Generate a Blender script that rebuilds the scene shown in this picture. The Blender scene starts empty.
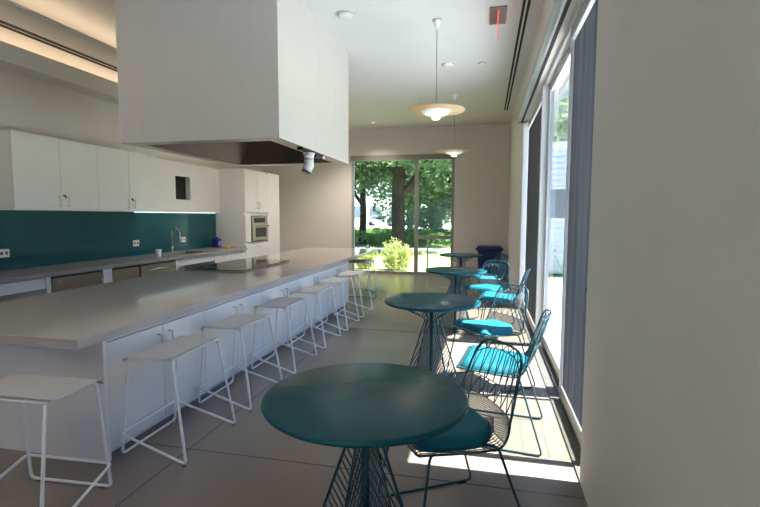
import bpy, bmesh, math, random
from mathutils import Vector, Matrix
random.seed(7)
S = bpy.context.scene
COL = S.collection
PI = math.pi
R = math.radians

# ------------------------------------------------------------------ camera
cam_data = bpy.data.cameras.new('camera')
cam_data.sensor_fit = 'HORIZONTAL'; cam_data.sensor_width = 36.0
cam_data.lens = 468.1 / 760 * 36
cam_data.clip_start = 0.02; cam_data.clip_end = 500
cam = bpy.data.objects.new('camera', cam_data); COL.objects.link(cam)
Rm = [[0.97572998, -0.02068858, -0.21799767], [0.21895217, 0.077133, 0.97268209], [0.00330859, 0.99680614, -0.07979079]]
cam.matrix_world = Matrix(((Rm[0][0], Rm[0][1], -Rm[0][2], 0), (Rm[1][0], Rm[1][1], -Rm[1][2], 0), (Rm[2][0], Rm[2][1], -Rm[2][2], 1.36), (0, 0, 0, 1)))
S.camera = cam

# ------------------------------------------------------------------ world, sun, exposure
W = bpy.data.worlds.new('sky'); S.world = W; W.use_nodes = True
wn = W.node_tree; wn.nodes.clear()
wo = wn.nodes.new('ShaderNodeOutputWorld'); wb = wn.nodes.new('ShaderNodeBackground'); ws = wn.nodes.new('ShaderNodeTexSky')
ws.sky_type = 'NISHITA'; ws.sun_disc = False; ws.sun_elevation = R(65.5); ws.sun_rotation = R(90); ws.air_density = 1.0; ws.dust_density = 2.0
wb.inputs['Strength'].default_value = 0.40
wt = wn.nodes.new('ShaderNodeMix'); wt.data_type = 'RGBA'; wt.blend_type = 'MULTIPLY'; wt.inputs['Factor'].default_value = 1; wt.inputs['B'].default_value = (.74, .95, 1.34, 1)
wn.links.new(ws.outputs['Color'], wt.inputs['A']); wn.links.new(wt.outputs['Result'], wb.inputs['Color']); wn.links.new(wb.outputs[0], wo.inputs['Surface'])

sun_d = bpy.data.lights.new('sun', 'SUN'); sun_d.energy = 40; sun_d.angle = R(0.55); sun_d.color = (1.0, 0.96, 0.9)
sun = bpy.data.objects.new('sun', sun_d); COL.objects.link(sun)
sun.rotation_euler = Vector((-1.0, 0.0, -2.2)).to_track_quat('-Z', 'Y').to_euler(); sun.location = (12, 5, 26)

S.view_settings.view_transform = 'Standard'; S.view_settings.look = 'None'
S.view_settings.exposure = 0.12; S.view_settings.gamma = 1.0; S.view_settings.use_curve_mapping = False
S.cycles.use_denoising = True
S.cycles.max_bounces = 12; S.cycles.diffuse_bounces = 6; S.cycles.glossy_bounces = 4; S.cycles.transparent_max_bounces = 24
S.cycles.sample_clamp_indirect = 6.0
S.cycles.caustics_reflective = False; S.cycles.caustics_refractive = False

# ------------------------------------------------------------------ materials
def mat(name, color=(.8, .8, .8), rough=.5, metal=0.0, spec=.5, emit=None, estr=0.0, coat=0.0):
    m = bpy.data.materials.new(name); m.use_nodes = True
    b = m.node_tree.nodes['Principled BSDF']
    b.inputs['Base Color'].default_value = (*color, 1); b.inputs['Roughness'].default_value = rough
    b.inputs['Metallic'].default_value = metal; b.inputs['Specular IOR Level'].default_value = spec
    b.inputs['Coat Weight'].default_value = coat
    if emit:
        b.inputs['Emission Color'].default_value = (*emit, 1); b.inputs['Emission Strength'].default_value = estr
    return m

def node(m, typ, **kw):
    n = m.node_tree.nodes.new(typ)
    for k, v in kw.items(): setattr(n, k, v)
    return n

def noisy(m, c1, c2, scale=5, detail=4, stretch=(1, 1, 1), bump=0.0, rough=None):
    nt = m.node_tree; b = nt.nodes['Principled BSDF']
    tc = node(m, 'ShaderNodeTexCoord'); mp = node(m, 'ShaderNodeMapping'); mp.inputs['Scale'].default_value = stretch
    nz = node(m, 'ShaderNodeTexNoise'); nz.inputs['Scale'].default_value = scale; nz.inputs['Detail'].default_value = detail
    cr = node(m, 'ShaderNodeValToRGB')
    cr.color_ramp.elements[0].position = .3; cr.color_ramp.elements[0].color = (*c1, 1)
    cr.color_ramp.elements[1].position = .7; cr.color_ramp.elements[1].color = (*c2, 1)
    nt.links.new(tc.outputs['Object'], mp.inputs['Vector']); nt.links.new(mp.outputs[0], nz.inputs['Vector'])
    nt.links.new(nz.outputs['Fac'], cr.inputs['Fac']); nt.links.new(cr.outputs['Color'], b.inputs['Base Color'])
    if bump:
        bp = node(m, 'ShaderNodeBump'); bp.inputs['Strength'].default_value = bump; bp.inputs['Distance'].default_value = .01
        nt.links.new(nz.outputs['Fac'], bp.inputs['Height']); nt.links.new(bp.outputs[0], b.inputs['Normal'])
    if rough:
        mr = node(m, 'ShaderNodeMapRange'); mr.inputs['To Min'].default_value = rough[0]; mr.inputs['To Max'].default_value = rough[1]
        nt.links.new(nz.outputs['Fac'], mr.inputs['Value']); nt.links.new(mr.outputs[0], b.inputs['Roughness'])
    return m

M = {}
M['wall'] = noisy(mat('painted_wall', rough=.85, spec=.2), (.66, .62, .565), (.68, .64, .585), 3)
M['ceiling'] = noisy(mat('painted_ceiling', rough=.9, spec=.1), (.70, .705, .69), (.72, .725, .71), 2)
M['cabinet'] = noisy(mat('white_laminate', rough=.45, spec=.4), (.72, .69, .665), (.74, .71, .685), 6)
M['quartz'] = noisy(mat('pale_quartz', rough=.08, spec=.22), (.39, .34, .318), (.425, .372, .348), 60, 2)
M['kitchen_top'] = noisy(mat('grey_quartz', rough=.25, spec=.5), (.25, .235, .225), (.29, .275, .265), 70, 2)
M['splash'] = noisy(mat('teal_glass', rough=.12, spec=.5), (.004, .078, .094), (.005, .083, .10), 1)
M['steel'] = noisy(mat('brushed_steel', rough=.3, metal=1.0), (.42, .38, .35), (.52, .48, .44), 40, 3, (1, 1, 14))
M['chrome'] = mat('chrome', (.62, .61, .6), .18, 1.0)
M['handle'] = mat('satin_nickel', (.50, .49, .48), .35, 1.0)
M['black'] = noisy(mat('black_plastic', rough=.45), (.012, .012, .013), (.018, .018, .019), 30)
M['black_glass'] = mat('black_glass', (.008, .009, .01), .05, 0, .6)
M['dark_steel'] = noisy(mat('dark_hood_steel', rough=.35, metal=1.0), (.16, .145, .135), (.22, .2, .19), 30, 3, (1, 14, 1))
M['white_metal'] = mat('white_powder_coat', (.80, .80, .79), .35, 0, .5)
M['seat_grey'] = noisy(mat('pale_grey_seat', rough=.5), (.52, .51, .50), (.55, .54, .53), 25)
M['teal_top'] = noisy(mat('teal_powder_top', rough=.26, spec=.18), (.0025, .073, .095), (.003, .078, .102), 30)
M['teal_wire'] = mat('teal_powder_wire', (.004, .062, .088), .35, 0, .5)
M['cushion'] = noisy(mat('teal_cushion', rough=.7, spec=.25), (.004, .125, .172), (.005, .135, .186), 60, bump=.1)
M['alu'] = noisy(mat('anodised_aluminium', rough=.4, metal=.6), (.42, .42, .42), (.46, .46, .46), 20)
M['alu_white'] = mat('white_frame', (.74, .75, .76), .4, 0, .5)
M['taupe_frame'] = noisy(mat('taupe_window_frame', rough=.5), (.24, .225, .205), (.26, .245, .225), 12)
M['roller'] = noisy(mat('roller_fascia', rough=.35, metal=.4), (.30, .31, .32), (.34, .35, .36), 12)
M['dark_gap'] = mat('dark_gap', (.01, .01, .01), .8)
M['threshold'] = noisy(mat('threshold_metal', rough=.45, metal=.4), (.13, .125, .115), (.16, .155, .145), 20)
M['navy'] = noisy(mat('navy_plastic', rough=.45), (.006, .020, .12), (.007, .024, .135), 12)
M['blue'] = mat('blue_plastic', (.01, .03, .22), .35)
M['yellow'] = noisy(mat('yellow_sponge', rough=.85), (.75, .5, .04), (.8, .55, .06), 50)
M['paper'] = mat('white_paper', (.78, .76, .72), .7)
M['plate'] = mat('white_plastic', (.78, .76, .73), .4)
M['sock'] = mat('socket_dark', (.05, .05, .05), .5)
M['grey_plate'] = noisy(mat('grey_mount_plate', rough=.5), (.22, .21, .21), (.25, .24, .24), 20)
M['led_warm'] = mat('warm_led', (.9, .8, .6), .5, emit=(1.0, .73, .50), estr=9)
M['led_cool'] = mat('cool_led', (.9, .95, 1), .5, emit=(.80, 1.0, .97), estr=2.4)
M['bulb'] = mat('pendant_bulb', (.95, .9, .8), .4, emit=(1.0, .88, .74), estr=3.2)
M['red_glow'] = mat('red_lit_edge', (.8, .1, .08), .3, emit=(1.0, .22, .18), estr=.45)
M['down'] = mat('downlight_lens', (.9, .9, .85), .4, emit=(1.0, .85, .68), estr=5)

# floor: polished concrete with saw-cut joints
def floor_mat():
    m = noisy(mat('polished_concrete', rough=.3, spec=.5), (.195, .158, .129), (.245, .203, .170), .8, 7, rough=(.17, .25))
    nt = m.node_tree; b = nt.nodes['Principled BSDF']
    tc = node(m, 'ShaderNodeTexCoord'); sp = node(m, 'ShaderNodeSeparateXYZ'); nt.links.new(tc.outputs['Object'], sp.inputs[0])
    masks = []
    for ax, off, per in (('X', -1.66, 3.05), ('Y', 2.33, 3.05)):
        a = node(m, 'ShaderNodeMath', operation='SUBTRACT'); a.inputs[1].default_value = off; nt.links.new(sp.outputs[ax], a.inputs[0])
        p = node(m, 'ShaderNodeMath', operation='PINGPONG'); p.inputs[1].default_value = per / 2; nt.links.new(a.outputs[0], p.inputs[0])
        l = node(m, 'ShaderNodeMath', operation='LESS_THAN'); l.inputs[1].default_value = .0055; nt.links.new(p.outputs[0], l.inputs[0])
        masks.append(l)
    mx = node(m, 'ShaderNodeMath', operation='MAXIMUM'); nt.links.new(masks[0].outputs[0], mx.inputs[0]); nt.links.new(masks[1].outputs[0], mx.inputs[1])
    mix = node(m, 'ShaderNodeMix', data_type='RGBA')
    src = b.inputs['Base Color'].links[0].from_socket
    nt.links.new(mx.outputs[0], mix.inputs['Factor']); nt.links.new(src, mix.inputs['A']); mix.inputs['B'].default_value = (.095, .078, .066, 1)
    nt.links.new(mix.outputs['Result'], b.inputs['Base Color'])
    return m
M['floor'] = floor_mat()

# hood: stacked vertical glossy tiles
def tile_mat():
    m = mat('white_glazed_tile', (.7, .69, .67), .13, 0, .5); nt = m.node_tree; b = nt.nodes['Principled BSDF']
    tc = node(m, 'ShaderNodeTexCoord'); sp = node(m, 'ShaderNodeSeparateXYZ'); nt.links.new(tc.outputs['Object'], sp.inputs[0])
    ad = node(m, 'ShaderNodeMath', operation='ADD'); nt.links.new(sp.outputs['X'], ad.inputs[0]); nt.links.new(sp.outputs['Y'], ad.inputs[1])
    cb = node(m, 'ShaderNodeCombineXYZ'); nt.links.new(ad.outputs[0], cb.inputs['X']); nt.links.new(sp.outputs['Z'], cb.inputs['Y'])
    br = node(m, 'ShaderNodeTexBrick'); br.offset = 0; br.inputs['Scale'].default_value = 1
    br.inputs['Brick Width'].default_value = .1; br.inputs['Row Height'].default_value = .4
    br.inputs['Mortar Size'].default_value = .0016; br.inputs['Mortar Smooth'].default_value = .3; br.inputs['Bias'].default_value = 0
    br.inputs['Color1'].default_value = (.66, .62, .585, 1); br.inputs['Color2'].default_value = (.645, .605, .57, 1); br.inputs['Mortar'].default_value = (.585, .55, .52, 1)
    nt.links.new(cb.outputs[0], br.inputs['Vector']); nt.links.new(br.outputs['Color'], b.inputs['Base Color'])
    bp = node(m, 'ShaderNodeBump'); bp.inputs['Strength'].default_value = .25; bp.inputs['Distance'].default_value = .002; bp.invert = True
    nt.links.new(br.outputs['Fac'], bp.inputs['Height']); nt.links.new(bp.outputs[0], b.inputs['Normal'])
    return m
M['tile'] = tile_mat()

# clear window pane: transparent film with Fresnel reflection
def glass_mat(name, tint, ior=1.45):
    m = bpy.data.materials.new(name); m.use_nodes = True; nt = m.node_tree; nt.nodes.clear()
    o = node(m, 'ShaderNodeOutputMaterial'); t = node(m, 'ShaderNodeBsdfTransparent'); g = node(m, 'ShaderNodeBsdfGlossy'); f = node(m, 'ShaderNodeFresnel'); x = node(m, 'ShaderNodeMixShader')
    t.inputs['Color'].default_value = (*tint, 1); g.inputs['Roughness'].default_value = .01; 
    ge = node(m, 'ShaderNodeNewGeometry'); mi = node(m, 'ShaderNodeMix', data_type='FLOAT')   # same reflectance from either side of the sheet
    mi.inputs['A'].default_value = ior; mi.inputs['B'].default_value = 1 / ior
    nt.links.new(ge.outputs['Backfacing'], mi.inputs['Factor']); nt.links.new(mi.outputs['Result'], f.inputs['IOR'])
    nt.links.new(f.outputs[0], x.inputs[0]); nt.links.new(t.outputs[0], x.inputs[1]); nt.links.new(g.outputs[0], x.inputs[2]); nt.links.new(x.outputs[0], o.inputs[0])
    return m
M['glass'] = glass_mat('window_glass', (.94, .97, .96))
M['tinted'] = glass_mat('view_dimming_glass', (.84, .87, .85))  # pane tint added to darken the garden view
M['screen_wire'] = noisy(mat('grey_blue_screen_wire', rough=.5, spec=.3), (.07, .075, .088), (.20, .205, .225), 2.2, 4, (1, 5, .22))
M['screen_wire_dark'] = mat('dark_screen_wire', (.07, .07, .07), .6)
# pendant disc: thin translucent veneer
def veneer():
    m = mat('pale_wood_veneer', (.62, .47, .28), .5); nt = m.node_tree; b = nt.nodes['Principled BSDF']
    noisy(m, (.58, .43, .25), (.66, .51, .32), 14, 3)
    t = node(m, 'ShaderNodeBsdfTranslucent'); t.inputs['Color'].default_value = (.75, .56, .32, 1); x = node(m, 'ShaderNodeMixShader'); x.inputs[0].default_value = .4
    o = nt.nodes['Material Output']; nt.links.new(b.outputs[0], x.inputs[1]); nt.links.new(t.outputs[0], x.inputs[2]); nt.links.new(x.outputs[0], o.inputs['Surface'])
    return m
M['veneer'] = veneer()
def leaf_mat(name, c1, c2, trans=.35):
    m = noisy(mat(name, rough=.55, spec=.3), c1, c2, 1.2, 5); nt = m.node_tree; b = nt.nodes['Principled BSDF']
    t = node(m, 'ShaderNodeBsdfTranslucent'); x = node(m, 'ShaderNodeMixShader'); x.inputs[0].default_value = trans
    cr = b.inputs['Base Color'].links[0].from_socket; nt.links.new(cr, t.inputs['Color'])
    o = nt.nodes['Material Output']; nt.links.new(b.outputs[0], x.inputs[1]); nt.links.new(t.outputs[0], x.inputs[2]); nt.links.new(x.outputs[0], o.inputs['Surface'])
    return m
M['leaf'] = leaf_mat('oak_leaf', (.09, .165, .075), (.20, .30, .14))
M['leaf_pale'] = leaf_mat('pale_leaf', (.28, .38, .27), (.42, .52, .40))
M['leaf_lime'] = leaf_mat('lime_leaf', (.36, .44, .13), (.56, .60, .26))
M['leaf_low'] = leaf_mat('ground_cover_leaf', (.12, .24, .06), (.24, .40, .11))
M['bark'] = noisy(mat('bark', rough=.9, spec=.1), (.035, .027, .021), (.075, .058, .046), 6, 6, (3, 3, .6), bump=.6)
M['lawn'] = noisy(mat('lawn_grass', rough=.9, spec=.1), (.16, .235, .085), (.235, .30, .125), 3, 8, bump=.5)
M['mulch'] = noisy(mat('mulch', rough=.95, spec=.1), (.20, .14, .10), (.34, .25, .19), 25, 6, bump=.6)
M['paving'] = noisy(mat('pale_paving', rough=.8, spec=.2), (.54, .57, .61), (.60, .63, .67), 4, 6)
M['render_wall'] = noisy(mat('pale_render', rough=.85), (.62, .64, .68), (.68, .70, .73), 2)
M['far_glass'] = mat('far_window_glass', (.12, .16, .22), .15, 0, .6)
M['car_paint'] = mat('white_car_paint', (.75, .76, .78), .2, 0, .5, coat=.5)
M['rubber'] = mat('black_rubber', (.02, .02, .02), .8)

# ------------------------------------------------------------------ mesh helpers
class MB:
    def __init__(s): s.v = []; s.f = []; s.sm = []
    def add(s, vs, fs, smooth=False):
        b = len(s.v); s.v += [tuple(v) for v in vs]; s.f += [tuple(b + i for i in f) for f in fs]; s.sm += [smooth] * len(fs); return s
    def box(s, x0, x1, y0, y1, z0, z1, bev=0.0):
        bm = bmesh.new()
        bmesh.ops.create_cube(bm, size=1)
        bmesh.ops.scale(bm, vec=(x1 - x0, y1 - y0, z1 - z0), verts=bm.verts)
        bmesh.ops.translate(bm, vec=((x0 + x1) / 2, (y0 + y1) / 2, (z0 + z1) / 2), verts=bm.verts)
        if bev > 0: bmesh.ops.bevel(bm, geom=list(bm.edges), offset=bev, segments=2, affect='EDGES', profile=.5)
        bm.verts.index_update()
        s.add([v.co[:] for v in bm.verts], [[v.index for v in f.verts] for f in bm.faces]); bm.free(); return s
    def tube(s, pts, r, n=8, closed=False, caps=True):
        P = [Vector(p) for p in pts]
        Q = [P[0]]
        for p in P[1:]:
            if (p - Q[-1]).length > 1e-6: Q.append(p)
        P = Q; m = len(P)
        if m < 2: return s
        T = []
        for i in range(m):
            a = P[(i - 1) % m] if closed or i > 0 else P[i]; b = P[(i + 1) % m] if closed or i < m - 1 else P[i]
            T.append((b - a).normalized() if (b - a).length > 1e-9 else Vector((0, 0, 1)))
        u = T[0].orthogonal().normalized(); vs = []
        for i in range(m):
            u = (u - T[i] * u.dot(T[i]));
            u = u.normalized() if u.length > 1e-6 else T[i].orthogonal().normalized()
            w = T[i].cross(u); rr = r[i] if isinstance(r, (list, tuple)) else r
            # keep thickness through corners
            k = 1.0
            for j in range(n):
                a = 2 * PI * j / n; vs.append(P[i] + (u * math.cos(a) + w * math.sin(a)) * rr * k)
        fs = []
        for i in range(m if closed else m - 1):
            i2 = (i + 1) % m
            for j in range(n):
                j2 = (j + 1) % n; fs.append((i * n + j, i * n + j2, i2 * n + j2, i2 * n + j))
        s.add(vs, fs, True)
        if caps and not closed:
            b = len(s.v) - m * n
            s.f.append(tuple(b + j for j in range(n))[::-1]); s.sm.append(False)
            s.f.append(tuple(b + (m - 1) * n + j for j in range(n))); s.sm.append(False)
        return s
    def lathe(s, prof, n=32, c=(0, 0, 0), smooth=True, caps=False):
        vs = []; m = len(prof)
        for j in range(n):
            a = 2 * PI * j / n
            for r, z in prof: vs.append((c[0] + r * math.cos(a), c[1] + r * math.sin(a), c[2] + z))
        fs = []
        for j in range(n):
            j2 = (j + 1) % n
            for i in range(m - 1): fs.append((j * m + i, j2 * m + i, j2 * m + i + 1, j * m + i + 1))
        s.add(vs, fs, smooth); return s
    def prism(s, poly, z0, z1, smooth=False):
        n = len(poly)
        s.add([(x, y, z0) for x, y in poly] + [(x, y, z1) for x, y in poly], [tuple(range(n))[::-1], tuple(range(n, 2 * n))] + [(i, (i + 1) % n, n + (i + 1) % n, n + i) for i in range(n)]); return s
    def extrude_y(s, poly, y0, y1, smooth=False):   # poly in x,z
        n = len(poly)
        s.add([(x, y0, z) for x, z in poly] + [(x, y1, z) for x, z in poly], [tuple(range(n)), tuple(range(n, 2 * n))[::-1]] + [(i, n + i, n + (i + 1) % n, (i + 1) % n) for i in range(n)]); return s
    def xform(s, mtx, i0=0):
        for i in range(i0, len(s.v)): s.v[i] = tuple(mtx @ Vector(s.v[i]))
        return s
    def build(s, name, material, parent=None, loc=None):
        me = bpy.data.meshes.new(name); me.from_pydata(s.v, [], s.f); me.validate()
        if len(me.polygons) == len(s.sm): me.polygons.foreach_set('use_smooth', s.sm)
        bm = bmesh.new(); bm.from_mesh(me); bmesh.ops.recalc_face_normals(bm, faces=bm.faces); bm.to_mesh(me); bm.free()
        me.materials.append(material); me.update()
        o = bpy.data.objects.new(name, me); COL.objects.link(o)
        if parent is not None: o.parent = parent
        if loc is not None: o.location = loc
        return o

def fillet(pts, rad, n=5, closed=False):
    P = [Vector(p) for p in pts]; out = []; m = len(P)
    for i in range(m):
        if not closed and i in (0, m - 1): out.append(P[i]); continue
        a, b, c = P[(i - 1) % m], P[i], P[(i + 1) % m]
        d1, d2 = (a - b), (c - b); r = min(rad, d1.length * .45, d2.length * .45)
        s, e = b + d1.normalized() * r, b + d2.normalized() * r
        for k in range(n + 1):
            t = k / n; out.append((1 - t) ** 2 * s + 2 * t * (1 - t) * b + t * t * e)
    return out

def tag(o, label=None, cat=None, group=None, kind=None):
    if label: o['label'] = label
    if cat: o['category'] = cat
    if group: o['group'] = group
    if kind: o['kind'] = kind
    return o
def thing(name, loc, label, cat, group=None, rz=0.0):
    o = bpy.data.objects.new(name, None); COL.objects.link(o); o.location = loc; o.rotation_euler = (0, 0, rz); o.empty_display_size = .1
    return tag(o, label, cat, group)
def struct(mb, name, material, parent=None):
    o = mb.build(name, material, parent)
    if parent is None: o['kind'] = 'structure'
    return o
KIDS = {}
def children(o): return [c for c in COL.objects if c.parent == o]
def dup(o, parent=None):
    c = o.copy(); COL.objects.link(c)
    if parent is not None: c.parent = parent
    for k in children(o): dup(k, c)
    return c
def B(*a, **k): return MB().box(*a, **k)

# ------------------------------------------------------------------ the setting
XW = 0.50            # inner face of the right wall
XG = 0.575           # plane of the sliding glass
YB = 10.83           # inner face of the far wall
ZC = 3.39            # dining ceiling
XK = -5.08           # kitchen wall face
Y0 = -3.2
struct(B(-5.6, .66, Y0 - .2, YB + .25, -.2, 0), 'floor', M['floor'])
struct(B(-3.31, .75, Y0 - .2, YB + .25, ZC, ZC + .5), 'ceiling', M['ceiling'])
struct(B(-5.9, -3.31, Y0 - .2, YB + .25, 3.74, 3.9), 'ceiling_kitchen', M['ceiling'])
struct(B(XW, .75, Y0, 2.472, 0, ZC), 'wall_right', M['wall'])
struct(B(XW, .75, 7.12, YB, 0, ZC), 'wall_right_far', M['wall'])
struct(B(XW, .75, 2.472, 7.12, 2.725, ZC), 'wall_right_header', M['wall'])
struct(MB().box(-5.9, -2.79, Y0 - .2, Y0, 0, 3.74).box(.1, .75, Y0 - .2, Y0, 0, 3.74).box(-2.79, .1, Y0 - .2, Y0, 2.40, 3.74), 'wall_near', M['wall'])
w2 = bpy.data.objects.new('added_window', None); COL.objects.link(w2); w2['kind'] = 'structure'  # unseen window, added behind the camera to let daylight in
for x0 in (-2.79, -1.38, .03): B(x0, x0 + .07, Y0 - .12, Y0 - .05, .05, 2.34).build('mullion', M['taupe_frame'], w2)
B(-2.79, .1, Y0 - .12, Y0 - .05, 0, .05).build('window_frame', M['taupe_frame'], w2)
B(-2.79, .1, Y0 - .12, Y0 - .05, 2.34, 2.40).build('window_frame', M['taupe_frame'], w2)
for x0 in (-2.72, -1.31): B(x0, x0 + 1.34, Y0 - .09, Y0 - .083, .05, 2.34).build('pane', M['glass'], w2)
wb_ = MB().box(-5.9, -3.13, YB, YB + .25, 0, 3.74).box(-.70, .75, YB, YB + .25, 0, ZC).box(-3.13, -.70, YB, YB + .25, 2.76, ZC)
struct(wb_, 'wall_far', M['wall'])
struct(MB().box(-5.6, XK - .002, Y0, YB, 0, 2.26).box(-5.6, -5.36, Y0, YB, 2.26, 3.0), 'wall_left', M['wall'])
struct(B(-5.9, -5.64, Y0, YB, 3.0, 3.74), 'wall_left_upper', M['wall'])
cove = [struct(MB().box(-5.64, -5.05, Y0, YB, 3.0, 3.03).box(-5.08, -5.05, Y0, YB, 3.03, 3.20), 'trim_1', M['ceiling']), struct(B(-5.64, -4.5, Y0, YB, ZC, ZC + .025), 'trim_2', M['ceiling'])]
# far window
w1 = bpy.data.objects.new('window_1', None); COL.objects.link(w1); w1['kind'] = 'structure'; w1.location = (0, 0, 0)
yf0, yf1 = YB + .02, YB + .10
B(-3.15, -.69, yf0 - .03, yf1, 2.655, 2.775).build('window_frame', M['taupe_frame'], w1)
B(-3.13, -.70, yf0, yf1, .0, .05).build('window_frame', M['taupe_frame'], w1)
B(-3.13, -3.075, yf0, yf1, .05, 2.66).build('window_frame', M['alu'], w1)
B(-.765, -.70, yf0, yf1, .05, 2.66).build('window_frame', M['taupe_frame'], w1)
B(-1.616, -1.53, yf0, yf1, .05, 2.66).build('mullion', M['taupe_frame'], w1)
B(-1.53, -.765, yf0, yf1, .835, .91).build('mullion', M['taupe_frame'], w1)
B(-1.32, -1.29, yf0 + .02, yf1, .05, .835).build('mullion', M['alu'], w1)
B(-1.545, -1.53, yf0 - .03, yf0, .38, .50).build('latch', M['black'], w1)
B(-3.075, -1.616, YB + .055, YB + .062, .05, 2.66).build('pane', M['tinted'], w1)
B(-1.53, -.765, YB + .055, YB + .062, .91, 2.66).build('pane', M['tinted'], w1)
B(-1.53, -1.32, YB + .055, YB + .062, .05, .835).build('pane', M['tinted'], w1)
B(-1.29, -.765, YB + .055, YB + .062, .05, .835).build('pane', M['tinted'], w1)
# right glazing: sliding glass doors behind a recess
d1 = bpy.data.objects.new('door_1', None); COL.objects.link(d1); d1['kind'] = 'structure'
B(.50, .66, 2.472, 7.12, 0, .012).build('threshold', M['threshold'], d1)
MB().box(.572, .58, 2.48, 7.1, .012, .03).box(.615, .623, 2.48, 7.1, .012, .03).build('track', M['alu'], d1)
B(.56, .66, 2.472, 7.12, 2.685, 2.725).build('door_head', M['alu_white'], d1)
def stile(x0, x1, y0, y1, m='alu', z1=2.685): return B(x0, x1, y0, y1, .03, z1).build('stile', M[m], d1)
stile(.56, .595, 2.615, 2.675); stile(.56, .595, 3.56, 3.60)
stile(.60, .64, 3.62, 3.80); B(.598, .642, 3.80, 3.835, .03, 2.685).build('gasket', M['rubber'], d1)
stile(.545, .605, 5.10, 5.19, 'alu_white'); stile(.605, .645, 5.04, 5.10)
stile(.508, .60, 7.06, 7.118, 'alu_white')
MB().box(.566, .59, 2.675, 3.56, .03, .12).box(.566, .59, 2.675, 3.56, 2.60, 2.685).build('rail', M['alu'], d1)
MB().box(.61, .635, 3.835, 5.04, .03, .13).box(.61, .635, 3.835, 5.04, 2.61, 2.685).build('rail', M['alu'], d1)
MB().box(.566, .59, 5.19, 7.04, .03, .12).box(.566, .59, 5.19, 7.04, 2.61, 2.685).build('rail', M['alu'], d1)
def wires(y0, y1, z0, z1, pitch, r):
    mb = MB(); n = int((y1 - y0) / pitch)
    for k in range(n):
        y = y0 + (k + .5) * pitch; mb.tube([(.578, y, z0), (.578, y, z1)], r, 5, caps=False)
    for k in range(9):
        z = z0 + (z1 - z0) * k / 8; mb.tube([(.578, y0, z), (.578, y1, z)], .0012, 4, caps=False)
    return mb
wires(2.68, 3.56, .12, 2.57, .0065, .0011).build('screen', M['screen_wire'], d1)
B(.62, .626, 2.48, 3.62, .03, 2.66).build('pane', M['glass'], d1)
B(.62, .626, 3.835, 5.04, .13, 2.58).build('pane', M['glass'], d1)
wires(5.19, 7.04, .12, 2.58, .012, .0015).build('screen', M['screen_wire_dark'], d1)
B(.62, .626, 5.10, 7.04, .03, 2.66).build('pane', M['glass'], d1)
MB().box(.545, .56, 2.63, 2.66, .93, 1.04).box(.525, .545, 2.635, 2.655, .96, .985).build('door_handle', M['black'], d1)
# unseen overhang, added outside to cut the sun short of the tables
struct(B(.75, .885, .5, 11.0, 2.80, 3.0), 'sun_cut_overhang', M['alu'])

# roller shade along the head of the glazing
t = thing('roller_shade', (.46, 4.9, 2.757), 'long grey roller shade cassette above the sliding glass doors', 'shade')
prof = [(.04, -.042)] + [(.045 * math.cos(a) - .003, .045 * math.sin(a)) for a in [PI * 1.5 - PI * k / 12 for k in range(13)]] + [(.04, .045)]
MB().extrude_y([(x, z) for x, z in prof], -2.40, 2.28).build('cassette', M['roller'], t)
MB().box(.012, .038, -2.40, 2.28, -.052, -.042).build('hem_bar', M['dark_gap'], t)
MB().extrude_y([(x * 1.06 - .002, z * 1.08) for x, z in prof], 2.28, 2.30).build('end_cap', M['alu'], t)

# linear slot diffusers
t = thing('slot_diffuser', (.335, 3.2, ZC - .001), 'long black double slot air diffuser in ceiling beside the glass wall', 'air vent')
MB().box(-.030, -.004, -6.0, 6.26, -.004, .0).build('slot', M['dark_gap'], t)
MB().box(.016, .042, -6.0, 6.26, -.004, .0).build('slot', M['dark_gap'], t)
MB().box(-.038, .050, -6.0, 6.27, -.002, .0).build('flange', M['ceiling'], t)
t = thing('slot_diffuser', (-5.06, 3.8, ZC - .001), 'long black double slot air diffuser in warm lit cove over kitchen', 'air vent')
MB().box(-.085, -.025, -6.5, 6.5, -.004, .0).build('slot', M['dark_gap'], t)
MB().box(.01, .07, -6.5, 6.5, -.004, .0).build('slot', M['dark_gap'], t)
# cove light strips
B(-5.50, -5.46, Y0 + .1, YB - .1, 3.03, 3.05).build('cove_light', M['led_warm'], cove[0])
B(-4.98, -4.94, Y0 + .1, YB - .1, ZC + .025, ZC + .045).build('cove_light', M['led_warm'], cove[1])

# ------------------------------------------------------------------ cooker hood
hx0, hx1, hy0, hy1, hz = -3.302, -1.724, 3.758, 5.832, 2.021
t = thing('range_hood', ((hx0 + hx1) / 2, (hy0 + hy1) / 2, hz), 'huge white tiled box extractor hood hanging above the island', 'hood')
ox, oy, oz = t.location
def rel(mb): return mb.xform(Matrix.Translation((-ox, -oy, -oz)))
th = .02
mb = MB().box(hx0, hx1, hy0, hy0 + th, hz, ZC - .002).box(hx0, hx1, hy1 - th, hy1, hz, ZC - .002).box(hx0, hx0 + th, hy0 + th, hy1 - th, hz, ZC - .002).box(hx1 - th, hx1, hy0 + th, hy1 - th, hz, ZC - .002)
rel(mb).build('tiled_casing', M['tile'], t)
rw = .15
mb = MB().box(hx0 + th, hx1 - th, hy0 + th, hy0 + rw, hz + .002, hz + .02).box(hx0 + th, hx1 - th, hy1 - rw, hy1 - th, hz + .002, hz + .02).box(hx0 + th, hx0 + rw, hy0 + rw, hy1 - rw, hz + .002, hz + .02).box(hx1 - rw, hx1 - th, hy0 + rw, hy1 - rw, hz + .002, hz + .02)
rel(mb).build('steel_rim', M['steel'], t)
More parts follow.
